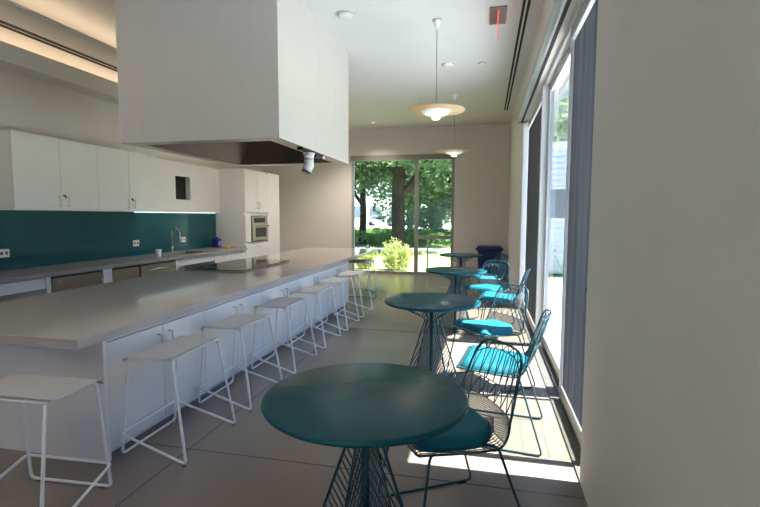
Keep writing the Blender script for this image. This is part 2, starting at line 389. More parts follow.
# sloping stainless liner
a0, a1, b0, b1 = hx0 + rw, hx1 - rw, hy0 + rw, hy1 - rw
i_ = .24; zt = hz + .28
vs = [(a0, b0, hz + .01), (a1, b0, hz + .01), (a1, b1, hz + .01), (a0, b1, hz + .01), (a0 + i_, b0 + i_, zt), (a1 - i_, b0 + i_, zt), (a1 - i_, b1 - i_, zt), (a0 + i_, b1 - i_, zt)]
rel(MB().add(vs, [(0, 1, 5, 4), (1, 2, 6, 5), (2, 3, 7, 6), (3, 0, 4, 7)])).build('liner', M['dark_steel'], t)
n = 5
for k in range(n):
    y0 = b0 + i_ + (b1 - b0 - 2 * i_) * k / n; y1 = b0 + i_ + (b1 - b0 - 2 * i_) * (k + 1) / n
    mb = MB().box(a0 + i_, a1 - i_, y0 + .01, y1 - .01, zt - .012, zt + .01)
    for q in range(14):
        xx = a0 + i_ + .02 + q * (a1 - a0 - 2 * i_ - .04) / 14
        mb.box(xx, xx + .03, y0 + .03, y1 - .03, zt - .025, zt - .012)
    rel(mb).build('baffle_filter', M['dark_steel'], t)
# small white camera on a black clamp under the hood's edge
t = thing('security_camera', (-1.745, 4.52, hz - .001), 'small white camera on black clamp under the hood edge', 'camera')
MB().box(-.03, .03, -.26, .32, -.03, .0, bev=.006).box(-.02, .035, .10, .30, -.055, -.03, bev=.008).build('clamp', M['black'], t)
MB().tube([(.0, .36, -.02), (.015, .43, -.03)], .018, 10).build('clamp_knob', M['chrome'], t)
mb = MB().tube([(0, -.02, -.03), (0, -.02, -.09)], [.06, .045], 16).tube([(0, -.02, -.085), (-.01, .0, -.15), (-.03, -.02, -.215)], [.048, .052, .05], 16)
mb.build('body', M['white_metal'], t)
MB().tube([(-.03, -.02, -.212), (-.034, -.024, -.226)], [.05, .046], 16).build('lens', M['black_glass'], t)

# ------------------------------------------------------------------ island
ix0, ix1 = -3.33, -2.00
def pull(parent, mtx, ln=.085, material='handle'):
    """U-shaped bar pull: stands off a face, bar vertical in local z, standing off along +x"""
    p = fillet([(0, 0, -ln / 2), (.03, 0, -ln / 2), (.03, 0, ln / 2), (0, 0, ln / 2)], .008, 4)
    return MB().tube([mtx @ v for v in p], .0042, 8).build('handle', M[material], parent)
ycab = [2.118 + .91 * k for k in range(6)]
ends = ['nearest the camera', 'second from the near end', 'in the middle of the island', 'second from the far end', 'at the far end by the window']
for k in range(5):
    y0, y1 = ycab[k], ycab[k + 1] if k < 4 else 6.83
    t = thing('island_cabinet', (ix1, (y0 + y1) / 2, 0), 'white two door island base cabinet %s' % ends[k], 'cabinet', 'white base cabinets under the island worktop')
    oy = (y0 + y1) / 2
    B(ix0 - ix1, -.022, y0 - oy, y1 - oy, .05, .685).build('carcass', M['cabinet'], t)
    B(ix0 - ix1 + .05, -.07, y0 - oy, y1 - oy, 0, .05).build('plinth', M['cabinet'], t)
    ym = (y0 + .91 / 2) - oy
    for s, (c0, c1) in enumerate(((y0 - oy, ym), (ym, y0 + .91 - oy))):
        d = B(-.02, 0, c0 + .002, c1 - .002, .062, .663, bev=.0015).build('door', M['cabinet'], t)
        hy = ym + (-.05 if s == 0 else .055)
        pull(d, Matrix.Translation((0, hy, .57)))
t = tag(B(ix0, ix1, 2.09, 2.117, 0, .685).build('end_panel', M['cabinet']), 'plain white end panel closing the near end of the island', 'panel')
tag(B(-3.40, -1.985, 1.917, 8.68, .685, .735, bev=.003).build('island_worktop', M['quartz']), 'long pale stone island worktop running toward the window', 'worktop')
t = thing('support_leg', (-3.0, 8.2, 0), 'white support frame under the far overhang of the worktop', 'support')
MB().box(-.03, .03, -.03, .03, .01, .685).build('post', M['white_metal'], t)
MB().box(-.06, .06, -.06, .06, 0, .01).build('foot_plate', M['white_metal'], t)
# cooktop
t = thing('cooktop', (-2.955, 5.3, .735), 'black glass cooktop set into the island worktop', 'cooktop')
B(-.375, .375, -.635, .62, 0, .014, bev=.003).build('trim_frame', M['steel'], t)
B(-.365, .365, -.625, .61, .014, .022, bev=.002).build('glass_top', M['black_glass'], t)
for (x, y, r) in ((-.17, -.35, .1), (.17, -.35, .12), (-.17, .05, .12), (.17, .05, .1), (0, .42, .11)):
    MB().lathe([(r - .004, .0222), (r, .0226), (r + .004, .0222)], 36, (x, y, 0)).build('burner_ring', M['grey_plate'], t)

# ------------------------------------------------------------------ kitchen run
xf = -4.42
tag(MB().box(XK, xf, .2, 6.16, .715, .76).box(XK, XK + .14, 6.16, 6.98, .715, .76).box(xf - .1, xf, 6.16, 6.98, .715, .76).box(XK, xf, 6.98, 8.14, .715, .76).build('kitchen_worktop', M['kitchen_top']), 'grey stone worktop along the teal back wall', 'worktop')
tag(B(XK, XK + .008, .2, 8.14, .76, 1.41).build('backsplash', M['splash']), 'glossy dark teal glass backsplash behind the kitchen worktop', 'backsplash')
# apron drawer fronts over the knee space
t = thing('knee_space_drawer', (xf - .03, 3.0, 0), 'white apron front above the open knee space at left', 'drawer')
B(-.02, 0, -1.4, .95, .595, .705).build('drawer_front', M['cabinet'], t)
B(-.5, -.02, -1.38, .93, .60, .70).build('drawer_box', M['cabinet'], t)
def panel(name, y0, y1, label, z0=0.0, x1=None):
    x1 = x1 if x1 is not None else xf - .02
    return tag(B(XK, x1, y0, y1, z0, .715).build(name, M['cabinet']), label, 'panel')
panel('side_panel', 3.955, 4.005, 'white upright panel left of the first steel appliance')
panel('side_panel', 4.70, 4.835, 'white upright filler between the two steel appliances')
panel('side_panel', 6.045, 6.10, 'white upright panel right of the dishwasher')
panel('side_panel', 1.56, 1.60, 'white upright panel at near end of the knee space')
def appliance(name, y0, y1, label, cat, handle=None):
    t = thing(name, (xf - .03, (y0 + y1) / 2, 0), label, cat); h = (y1 - y0) / 2
    B(XK - xf + .05, -.03, -h + .004, h - .004, .02, .71).build('cabinet_body', M['black'], t)
    d = B(-.03, 0, -h + .02, h - .012, .08, .685, bev=.003).build('door', M['steel'], t)
    B(-.06, -.02, -h + .01, h - .01, .0, .08).build('kick_plate', M['black'], t)
    if handle == 'bar':
        mb = MB().tube([(.035, -h + .10, .62), (.035, h - .08, .62)], .011, 12)
        for yy in (-h + .14, h - .12): mb.tube([(0, yy, .62), (.035, yy, .62)], .007, 8)
        mb.build('handle', M['chrome'], d)
    elif handle == 'knob':
        MB().tube([(0, h - .05, .60), (.03, h - .05, .60), (.03, h - .05, .52), (0, h - .05, .52)], .01, 8).build('handle', M['handle'], d)
    if handle == 'knob':
        B(0, .001, -h + .06, -h + .12, .635, .65).build('badge', M['chrome'], d)
    return t
appliance('undercounter_fridge', 4.01, 4.70, 'wide steel undercounter fridge at left under the grey worktop', 'fridge', 'knob')
appliance('ice_maker', 4.84, 5.315, 'narrow plain steel appliance left of the dishwasher', 'appliance')
appliance('dishwasher', 5.32, 6.045, 'steel dishwasher with long bar handle below the paper cup', 'dishwasher', 'bar')
# sink apron and sink
t = thing('sink_cabinet', (xf - .03, 6.58, 0), 'open white sink base with apron below the faucet', 'cabinet')
B(-.02, 0, -.48, .49, .60, .705).build('apron', M['cabinet'], t)
B(-.60, -.58, -.48, .49, .0, .60).build('back_panel', M['cabinet'], t)
t = thing('sink', (-4.70, 6.57, .76), 'undermount steel sink set in the grey worktop', 'sink')
mb = MB(); x0, x1, y0, y1, zb = -.235, .175, -.405, .405, -.155
mb.box(x0, x1, y0, y1, zb - .006, zb).box(x0 - .006, x0, y0, y1, zb, -.045).box(x1, x1 + .006, y0, y1, zb, -.045).box(x0, x1, y0 - .006, y0, zb, -.045).box(x0, x1, y1, y1 + .006, zb, -.045)
mb.build('basin', M['steel'], t)
MB().lathe([(0, .004), (.035, .004), (.04, .0)], 20, (-.03, 0, zb)).build('drain', M['chrome'], t)
t = thing('faucet', (-4.985, 6.70, .76), 'tall steel gooseneck faucet behind the sink', 'faucet')
MB().lathe([(0, 0), (.03, 0), (.03, .008), (.02, .012), (.02, .1), (.014, .11)], 20).build('base', M['chrome'], t)
MB().tube([(0, 0, .1), (0, 0, .30)] + [(.075 - .075 * math.cos(a), 0, .30 + .085 * math.sin(a)) for a in [PI * k / 12 for k in range(1, 13)]] + [(.15, 0, .24)], .013, 12).build('spout', M['chrome'], t)
MB().tube([(.15, 0, .25), (.15, 0, .17)], [.016, .019], 12).build('spray_head', M['handle'], t)
MB().tube([(0, .015, .07), (0, .075, .10)], .006, 8).build('lever', M['chrome'], t)
# drawers
t = thing('drawer_cabinet', (xf - .03, 7.60, 0), 'white drawer base cabinet beside the oven tower', 'cabinet')
B(XK - xf + .05, -.02, -.52, .53, .06, .715).build('carcass', M['cabinet'], t)
B(XK - xf + .05, -.07, -.52, .53, 0, .06).build('plinth', M['cabinet'], t)
for s, (c0, c1) in enumerate(((-.52, .005), (.005, .53))):
    for z0, z1 in ((.56, .705), (.32, .555), (.07, .315)):
        d = B(-.02, 0, c0 + .003, c1 - .003, z0, z1, bev=.0015).build('drawer', M['cabinet'], t)
        c = (c0 + c1) / 2
        MB().tube(fillet([(0, c - .06, z1 - .05), (.028, c - .06, z1 - .05), (.028, c + .06, z1 - .05), (0, c + .06, z1 - .05)], .008), .0045, 8).build('handle', M['handle'], d)
        if z0 > .5: MB().tube([(0, c + .09, z1 - .03), (.008, c + .09, z1 - .03)], .008, 10).build('lock', M['black'], d)
# upper cabinets
ys = [3.945, 4.505, 5.040, 5.575, 6.10]
xu = -4.785
for k in range(2):
    y0, ym, y1 = ys[2 * k], ys[2 * k + 1], ys[2 * k + 2]
    t = thing('upper_cabinet', (xu, ym, 1.41), ['white upper cabinet at the left end of the row above teal', 'white upper cabinet beside the niche panel above teal'][k], 'cabinet', 'white upper cabinets on the kitchen wall')
    B(XK - xu, -.022, y0 - ym, y1 - ym, 0, .825).build('carcass', M['cabinet'], t)
    for s, (c0, c1) in enumerate(((y0 - ym, 0), (0, y1 - ym))):
        d = B(-.02, 0, c0 + .002, c1 - .002, .002, .823, bev=.0015).build('door', M['cabinet'], t)
        pull(d, Matrix.Translation((0, -.045 if s == 0 else .075, .105)), .105)
        if s: MB().box(0, .012, .025, .055, .165, .182, bev=.002).box(0, .01, .048, .06, .145, .165).build('lock', M['black'], d)
# flush panel with the dark niche
t = thing('wall_panel', (-4.985, 7.12, 1.41), 'white wall panel with a dark square niche over the sink', 'panel')
py0, py1, nz0, nz1, ny0, ny1 = 6.10 - 7.12, 8.14 - 7.12, .215, .60, 6.84 - 7.12, 7.235 - 7.12
MB().box(-.095, 0, py0, ny0, 0, .83).box(-.095, 0, ny1, py1, 0, .83).box(-.095, 0, ny0, ny1, 0, nz0).box(-.095, 0, ny0, ny1, nz1, .83).build('facing', M['cabinet'], t)
MB().box(-.093, -.088, ny0, ny1, nz0, nz1).box(-.09, -.004, ny0, ny0 + .004, nz0, nz1).box(-.09, -.004, ny0, ny1, nz1 - .004, nz1).build('niche_lining', M['dark_gap'], t)
B(-.088, -.07, ny0 + .03, ny0 + .06, nz0 + .18, nz0 + .22).build('switch', M['plate'], t)
tag(B(XK + .012, XK + .03, 5.98, 8.10, 1.403, 1.41).build('light_strip', M['led_cool']), 'thin cool light strip glowing along top of the teal backsplash', 'light strip')
# oven tower
xt = -4.45
t = thing('oven_tower', (xt, 8.9, 0), 'tall white cabinet tower holding the wall oven', 'cabinet')
y0, y1 = 8.145 - 8.9, 9.66 - 8.9
MB().box(XK - xt, -.02, y0, y0 + .02, 0, 2.25).box(XK - xt, 0, 9.10 - 8.9, y1, 0, 2.25).box(XK - xt, -.021, y0 + .02, 9.10 - 8.9, 1.36, 2.249).box(XK - xt, -.021, y0 + .02, 9.1 - 8.9, 0, .84).box(XK - xt, -.5, y0 + .02, 9.1 - 8.9, .84, 1.36).build('carcass', M['cabinet'], t)
B(-.02, 0, y0 + .001, 8.36 - 8.9, .85, 1.36).build('filler', M['cabinet'], t)
B(-.02, 0, 9.06 - 8.9, 9.1 - 8.9 - .001, .85, 1.36).build('filler', M['cabinet'], t)
for s, (c0, c1) in enumerate(((y0, 8.66 - 8.9), (8.66 - 8.9, 9.1 - 8.9))):
    d = B(-.02, 0, c0 + .002, c1 - .002, 1.425, 2.20, bev=.0015).build('door', M['cabinet'], t)
    pull(d, Matrix.Translation((0, (8.66 - 8.9) + (-.045 if s == 0 else .045), 1.56)), .11)
d = B(-.02, 0, y0 + .003, 9.1 - 8.9 - .003, .52, .80, bev=.0015).build('drawer', M['cabinet'], t)
MB().tube(fillet([(0, -.30, .74), (.03, -.30, .74), (.03, -.18, .74), (0, -.18, .74)], .008), .005, 8).build('handle', M['handle'], d)
d = B(-.02, 0, y0 + .003, 9.1 - 8.9 - .003, .07, .515, bev=.0015).build('drawer', M['cabinet'], t)
t = thing('wall_oven', (xt, 8.71, .86), 'small steel wall oven built into the white tower', 'oven')
B(-.45, .012, -.335, .335, .0, .485, bev=.004).build('oven_body', M['steel'], t)
B(.012, .016, -.25, .22, .36, .455).build('control_panel', M['black_glass'], t)
d = B(.012, .03, -.325, .325, .015, .315, bev=.004).build('oven_door', M['steel'], t)
B(.03, .033, -.22, .22, .075, .26).build('door_glass', M['black_glass'], d)
mb = MB().tube([(.06, -.30, .30), (.06, .30, .30)], .011, 10)
for yy in (-.26, .26): mb.tube([(.028, yy, .30), (.06, yy, .30)], .007, 8)
mb.build('handle', M['chrome'], d)
# things on the worktop
t = thing('paper_cup', (-4.60, 5.88, .76), 'white paper cup standing on the grey worktop near the faucet', 'cup')
MB().lathe([(0, .004), (.028, .004), (.029, 0), (.03, .004), (.041, .104), (.038, .104), (.028, .01), (0, .01)], 24).build('cup_body', M['paper'], t)
MB().lathe([(.041, .100), (.0435, .104), (.041, .108), (.038, .104)], 24).build('rim', M['paper'], t)
t = thing('detergent_jug', (-4.93, 7.93, .76), 'blue jug with pale label in the corner by the oven tower', 'jug')
B(-.06, .06, -.075, .075, 0, .17, bev=.025).build('jug_body', M['blue'], t)
MB().lathe([(0, .17), (.025, .165), (.025, .20), (0, .20)], 16).build('cap', M['blue'], t)
MB().prism([(.0607, .05 * math.cos(a)) for a in ()] or [(.060, -.045), (.0615, -.045), (.0615, .045), (.060, .045)], .035, .12).build('label_sticker', mat('pale_label', (.35, .42, .6), .5), t)
tag(B(-4.80, -4.70, 7.92, 8.05, .76, .785, bev=.008).build('sponge', M['yellow']), 'yellow sponge lying on the worktop by the blue jug', 'sponge')
for i, (yy, lb) in enumerate(((4.03, 'white wall outlet at the left edge of the teal backsplash'), (6.0, 'white wall outlet between the paper cup and left uppers'), (7.13, 'white wall outlet right of the faucet'))):
    t = thing('wall_outlet', (XK + .008, yy, .945), lb, 'outlet', 'white outlets on the teal backsplash')
    B(0, .007, -.06, .06, -.045, .045, bev=.002).build('face_plate', M['plate'], t)
    for q in (-.028, .028): MB().box(.007, .0078, q - .014, q + .014, -.016, .016).build('socket', M['sock'], t)

# ------------------------------------------------------------------ ceiling fittings
def pendant(x, y, z, label):
    t = thing('pendant_lamp', (x, y, z), label, 'lamp', 'round pendant lamps over the teal tables')
    MB().lathe([(0, .0), (.30, .0), (.302, .004), (.30, .008), (.02, .012), (.0, .012)], 56).build('disc_shade', M['veneer'], t)
    MB().lathe([(.16, -.005), (.13, -.03), (.08, -.045), (.05, -.047), (.05, -.04), (.08, -.038), (.125, -.022), (.15, -.002)], 40).build('inner_reflector', M['white_metal'], t)
    MB().lathe([(0, -.085), (.038, -.085), (.042, -.08), (.042, -.02), (.036, -.012), (0, -.012)], 24).build('light_bulb', M['bulb'], t)
    MB().tube([(0, 0, .01), (0, 0, ZC - z - .05)], .0035, 8).build('cord', M['grey_plate'], t)
    MB().lathe([(0, ZC - z), (.045, ZC - z), (.042, ZC - z - .02), (.012, ZC - z - .09), (0, ZC - z - .09)], 20).build('ceiling_rose', M['white_metal'], t)
    l = bpy.data.lights.new('pendant_glow', 'POINT'); l.energy = 3; l.color = (1, .88, .74); l.shadow_soft_size = .05
    lo = bpy.data.objects.new('pendant_glow', l); COL.objects.link(lo); lo.parent = t; lo.location = (0, 0, -.13)
    return t
pendant(-.53, 5.04, 2.465, 'nearer round pendant lamp with pale wood disc and glowing bulb')
pendant(-.54, 8.1, 2.455, 'farther round pendant lamp hanging close to the far window')
t = thing('smoke_detector', (-1.414, 4.70, ZC), 'round white smoke detector on ceiling right of the hood', 'detector')
MB().lathe([(0, -.04), (.06, -.04), (.075, -.028), (.08, 0), (0, 0)], 32).build('housing', M['plate'], t)
MB().lathe([(.085, -.001), (.092, -.008), (.1, -.008), (.105, 0)], 32).build('mounting_ring', M['plate'], t)
def downlight(x, y, label, r=.06, e=0):
    t = thing('recessed_downlight', (x, y, ZC), label, 'downlight', 'small recessed ceiling downlights')
    MB().lathe([(r * .7, 0), (r * .75, -.006), (r, -.005), (r * 1.05, 0)], 24).build('trim_ring', M['plate'], t)
    MB().lathe([(0, -.002), (r * .72, -.002)], 24).build('lens', M['down'], t)
    return t
t = thing('ceiling_sensor', (-.533, 6.5, ZC), 'white ceiling sensor disc beside the nearer pendant cord', 'sensor')
MB().lathe([(0, -.03), (.05, -.028), (.075, -.018), (.09, 0), (0, 0)], 28).build('dome', M['plate'], t)
MB().lathe([(.09, 0), (.1, -.006), (.125, -.004), (.13, 0)], 28).build('ring', M['plate'], t)
for i, (x, y, lb) in enumerate(((-.086, 6.54, 'flat sprinkler cover on ceiling near the slot diffuser'), (-.57, 8.05, 'flat sprinkler cover on ceiling above the farther pendant'), (-.12, 9.4, 'flat sprinkler cover on ceiling close to the far wall'), (-1.1, 8.3, 'flat sprinkler cover on ceiling left of the farther pendant'))):
    t = thing('sprinkler_cover', (x, y, ZC), lb, 'sprinkler', 'flat sprinkler covers on the ceiling')
    MB().lathe([(0, -.008), (.038, -.008), (.042, -.004), (.042, 0), (0, 0)], 24).build('cover_plate', M['plate'], t)
    MB().lathe([(.046, -.001), (.05, -.003), (.055, 0)], 24).build('escutcheon', M['chrome'], t)
def lit(o, e, zoff=-.03, c=(1, .74, .52)):
    l = bpy.data.lights.new('downlight_lamp', 'SPOT'); l.energy = e; l.color = c; l.spot_size = R(125); l.spot_blend = .8; l.shadow_soft_size = .06
    lo = bpy.data.objects.new('downlight_lamp', l); COL.objects.link(lo); lo.parent = o; lo.location = (0, 0, zoff)
for x, y, lb in ((-.9, -.6, 'added unseen downlight above the camera side of the aisle'), (-2.4, -.6, 'added unseen downlight above the near end of the island'), (-.9, -2.2, 'added unseen downlight by the near window, aisle side'), (-2.4, -2.2, 'added unseen downlight by the near window, island side')):
    lit(downlight(x, y, lb), 25 if x > -1 else 40)  # unseen lamps added behind the camera as warm fill
for y in (.8, 2.7, 6.9, 8.6):  # out-of-view lamps, added to warm the upper cabinets and worktop
    o = downlight(-3.95, y, 'unseen fill downlight added in the high kitchen ceiling %s' % {.8: 'nearest the camera', 2.7: 'before the hood', 6.9: 'beyond the hood', 8.6: 'by the oven tower'}[y]); o.location.z = 3.74; lit(o, 22)
for x, y, lb in ((-2.85, 7.0, 'added downlight hidden behind the hood, over the island'), (-3.05, 9.5, 'added downlight hidden behind the hood, near the far wall')):
    lit(downlight(x, y, lb), 170, c=(1, .90, .78))  # lamps added out of sight to brighten the far wall and ceiling
lit(downlight(-2.42, 10.1, 'small bright downlight in ceiling close to the far wall', .045), 110, c=(1, .90, .78))
t = thing('exit_sign', (.083, 5.05, ZC), 'edge-lit red exit sign on a grey ceiling plate, seen edge on', 'sign')
B(-.083, .083, -.21, .21, -.012, 0, bev=.003).build('mount_plate', M['grey_plate'], t)
B(-.008, .008, -.17, .17, -.025, -.012).build('lamp_channel', M['red_glow'], t)
B(-.003, .003, -.165, .165, -.21, -.025).build('sign_panel', M['red_glow'], t)

# ------------------------------------------------------------------ tables
def hatch_frame(ang):
    """one flat wire frame standing across the pole: flares to the top, pinched waist, flares to the floor"""
    zf, zw, zt = .012, .60, .700
    rf, rwaist, rt = .275, .055, .25
    mb = MB()
    def rad(z):
        return rwaist + (rf - rwaist) * (zw - z) / (zw - zf) if z <= zw else rwaist + (rt - rwaist) * (z - zw) / (zt - zw)
    for s in (-1, 1):
        mb.tube([(s * .012, 0, zf), (s * rf, 0, zf), (s * rf, 0, zf)], .0042, 6)
        mb.tube(fillet([(s * rf, 0, zf), (s * rwaist, 0, zw), (s * rt, 0, zt)], .03, 5), .006, 8)
        mb.tube([(s * rt, 0, zt), (s * .012, 0, zt)], .0042, 6)
    # parallel diagonal rods, all leaning the same way across the frame
    k = 1.5
    for i in range(-14, 34):
        c = i * .043
        pts = []
        x = -rf
        seg = []
        N = 180
        for j in range(N + 1):
            x = -rf + 2 * rf * j / N; z = c + k * x + .1
            if zf < z < zt and abs(x) < rad(z): seg.append((x, z))
            else:
                if len(seg) > 4: pts.append(seg)
                seg = []
        if len(seg) > 4: pts.append(seg)
        for sg in pts:
            a, b = sg[0], sg[-1]
            mb.tube([(a[0], 0, a[1]), (b[0], 0, b[1])], .0036, 6)
    return mb.xform(Matrix.Rotation(ang, 4, 'Z'))
def make_table():
    t = thing('bistro_table', (0, 0, 0), 'x', 'table', 'round teal bistro tables')
    MB().lathe([(0, .712), (.345, .712), (.356, .716), (.36, .724), (.356, .732), (.348, .735), (0, .735)], 72).build('tabletop', M['teal_top'], t)
    MB().tube([(0, 0, .008), (0, 0, .712)], .0155, 16).build('pole', M['teal_wire'], t)
    MB().lathe([(0, 0), (.05, 0), (.05, .006), (.02, .010), (0, .010)], 24).build('foot_plate', M['teal_wire'], t)
    hatch_frame(R(18)).build('wire_frame', M['teal_wire'], t)
    hatch_frame(R(108)).build('wire_frame', M['teal_wire'], t)
    MB().lathe([(.20, .700), (.215, .700), (.215, .712), (.20, .712)], 40).build('mounting_ring', M['teal_wire'], t)
    return t
tb = make_table()
tabs = [(-.40, 1.56, 57, 'round dark teal bistro table in the foreground'), (-.377, 3.47, 20, 'second round teal bistro table from the camera'),
        (-.325, 5.52, 30, 'third round teal bistro table from the camera'), (-.375, 7.78, 10, 'farthest round teal bistro table before the far window')]
for i, (x, y, a, lb) in enumerate(tabs):
    o = tb if i == 0 else dup(tb)
    o.location = (x, y, 0); o.rotation_euler = (0, 0, R(a)); o['label'] = lb

# ------------------------------------------------------------------ wire chairs (face -x)
def make_chair():
    t = thing('wire_chair', (0, 0, 0), 'x', 'chair', 'teal wire chairs at the bistro tables')
    # side profile of the shell (x, z) from seat front to back top
    ctrl = [(-.225, .452), (-.20, .455), (-.10, .446), (.02, .436), (.10, .434), (.155, .447), (.195, .483), (.222, .54), (.245, .61), (.268, .68), (.29, .745), (.302, .782)]
    def prof(s):
        s = max(0, min(1, s)) * (len(ctrl) - 1); i = min(int(s), len(ctrl) - 2); f = s - i
        p0, p1, p2, p3 = ctrl[max(i - 1, 0)], ctrl[i], ctrl[i + 1], ctrl[min(i + 2, len(ctrl) - 1)]
        return tuple(.5 * (2 * p1[q] + (p2[q] - p0[q]) * f + (2 * p0[q] - 5 * p1[q] + 4 * p2[q] - p3[q]) * f * f + (3 * p1[q] - p0[q] - 3 * p2[q] + p3[q]) * f ** 3) for q in (0, 1))
    n_ = len(ctrl) - 1
    def half(s):   # half width of the shell
        k = s * n_
        if k < 4.5: return .235 + .008 * math.sin(k / 4.5 * PI)
        f = (k - 4.5) / (n_ - 4.5); return .235 - .07 * f ** 1.2
    def top(u): return 1.0 - .085 * abs(u) ** 4.5     # arched top edge: how far up the wires reach
    def P(s, u):
        x, z = prof(s); w = half(s)
        k = max(0, (s * n_ - 4) / (n_ - 4))
        return (x - .035 * (u * u) * min(1, k * 2.5), u * w, z + .006 * u * u * (1 if k == 0 else 0))
    # rim: front edge, both sides, arched top
    loop = []
    for j in range(-8, 9): loop.append(P(.0, j / 8 * .93))
    side = [P(k / 40 * top(1), 1) for k in range(2, 39)]
    loop += side
    for j in range(14, -15, -1): loop.append(P(top(j / 15 * .98), j / 15 * .98))
    loop += [P(k / 40 * top(1), -1) for k in range(38, 1, -1)]
    MB().tube(fillet(loop, .015, 2, True), .0055, 8, closed=True).build('rim', M['teal_wire'], t)
    r_ = .0022
    mb = MB()
    s1 = 5.2 / n_                                     # seat ends / back begins
    for j in range(-12, 13):                           # seat wires front to back
        u = j / 13
        mb.tube([P(k / 10 * s1, u) for k in range(11)], r_, 5)
    for j in range(1, 12): mb.tube([P(j / 12 * s1, u / 8) for u in range(-8, 9)], r_, 5)
    mb.build('wire_seat', M['teal_wire'], t)
    mb = MB()
    sA, sB, sC = 6.9 / n_, 8.0 / n_, 10.1 / n_         # fine mesh | rail | tall zigzag | rail | top zigzag
    for sgn in (-1, 1):                               # fine diamond mesh
        for j in range(-34, 35):
            u0 = j / 17; u1 = u0 + sgn * .55
            pts = []
            for k in range(9):
                f = k / 8; u = u0 + (u1 - u0) * f
                if abs(u) <= 1: pts.append(P(s1 + (sA - s1) * f, u))
            if len(pts) > 1: mb.tube(pts, .0017, 4)
    for s_ in (s1, sA, sC): mb.tube([P(s_ - (.0 if s_ < sC else .07 * abs(u / 12) ** 3), u / 12) for u in range(-12, 13)], .0026, 6)
    def zig(sa, sb, nz, taper=0.0, wob=1.0):
        pts = []
        for k in range(2 * nz + 1):
            u = -1 + k / nz
            uu = max(-.985, min(.985, u)); hi = k % 2
            s_ = sb if hi else sa
            if s_ >= sC and s_ < .999: s_ = sC - .07 * abs(uu) ** 3
            if s_ >= .999: s_ = top(uu)
            pts.append(P(s_, uu))
        for a, b in zip(pts, pts[1:]): mb.tube([a, tuple((Vector(a) + Vector(b)) / 2), b], r_ * 1.1, 5)
    zig(sA, sB, 7)
    mb.tube([P(sB, u / 12) for u in range(-12, 13)], .0024, 6)
    for k in range(8):                                # long near-upright pairs
        u = -.9 + 1.8 * k / 7
        for du in (-.07, .07):
            ua, ub = max(-.99, min(.99, u)), max(-.99, min(.99, u + du))
            a, b = P(sB, ua), P(sC - .07 * abs(ub) ** 3, ub)
            mid = P((sB + sC) / 2, (ua + ub) / 2)
            mb.tube([a, mid, b], r_ * 1.1, 5)
    zig(sC, 1.0, 7)
    mb.build('wire_backrest', M['teal_wire'], t)
    # two sled sides
    for s in (-1, 1):
        pts = fillet([(-.12, s * .17, .432), (-.165, s * .205, .43), (-.235, s * .255, .008), (.275, s * .262, .008), (.135, s * .205, .43), (.09, s * .17, .428)], .03, 6)
        leg = MB().tube(pts, .0058, 8).build('sled_leg', M['teal_wire'], t)
        for gx in (-.17, .215): B(gx - .022, gx + .022, s * .259 - .008, s * .259 + .008, 0, .008).build('glide', M['black'], leg)
    MB().tube([(-.12, -.17, .432), (-.12, .17, .432)], .0055, 8).build('cross_bar', M['teal_wire'], t)
    MB().tube([(.09, -.17, .428), (.09, .17, .428)], .0055, 8).build('cross_bar', M['teal_wire'], t)
    # cushion: trapezoid pad with soft edges, following the seat
    bm = bmesh.new(); N = 20; Mq = 14; grid = []
    for layer in (0, 1):
        g = []
        for i in range(N + 1):
            row = []
            for j in range(Mq + 1):
                sx = i / N; u = -1 + 2 * j / Mq
                # superellipse rounding of the back corners
                w = .215 if sx < .45 else .215 * math.sqrt(max(0, 1 - ((sx - .45) / .58) ** 2.6))
                if sx < .08: w = .205 + .010 * sx / .08
                x = -.205 + .375 * sx
                # seat height under it
                kk = 0
                for q in range(60):
                    if prof(q / 59)[0] >= x: kk = q / 59; break
                z = prof(kk)[1] + .004
                e = min(1, min(sx, 1 - sx) / .10); e2 = min(1, (1 - abs(u)) / .12)
                rise = (1 - (1 - e) ** 2) ** .5 * (1 - (1 - e2) ** 2) ** .5
                row.append(bm.verts.new((x, u * w, z + (.001 if layer == 0 else .004 + .034 * rise))))
            g.append(row)
        grid.append(g)
    for layer, g in enumerate(grid):
        for i in range(N):
            for j in range(Mq):
                q = [g[i][j], g[i + 1][j], g[i + 1][j + 1], g[i][j + 1]]
                f = bm.faces.new(q if layer == 0 else q[::-1]); f.smooth = True
    a, b = grid
    for i in range(N):
        for j in (0, Mq): f = bm.faces.new([a[i][j], a[i + 1][j], b[i + 1][j], b[i][j]]); f.smooth = True
    for j in range(Mq):
        for i in (0, N): f = bm.faces.new([a[i][j], a[i][j + 1], b[i][j + 1], b[i][j]]); f.smooth = True
    bmesh.ops.remove_doubles(bm, verts=bm.verts, dist=1e-5); bmesh.ops.recalc_face_normals(bm, faces=bm.faces)
    me = bpy.data.meshes.new('cushion'); bm.to_mesh(me); bm.free(); me.materials.append(M['cushion'])
    o = bpy.data.objects.new('seat_cushion', me); COL.objects.link(o); o.parent = t
    return t
ch = make_chair()
chairs = [(-.15, 2.0, 30, 'shaded teal wire chair at the foreground table, dark cushion'),
          (.10, 2.98, -7, 'sunlit teal wire chair facing the second table with its back to the glass'),
          (.04, 3.87, 38, 'sunlit teal wire chair at the far side of the second table'),
          (.19, 5.36, -5, 'sunlit teal wire chair between third table and the glass doors'),
          (.03, 6.02, 60, 'teal wire chair behind the third table, in front of the blue bin'),
          (.02, 7.2, 25, 'shaded teal wire chair beside the farthest table')]
for i, (x, y, a, lb) in enumerate(chairs):
    o = ch if i == 0 else dup(ch)
    o.location = (x, y, 0); o.rotation_euler = (0, 0, R(a)); o['label'] = lb

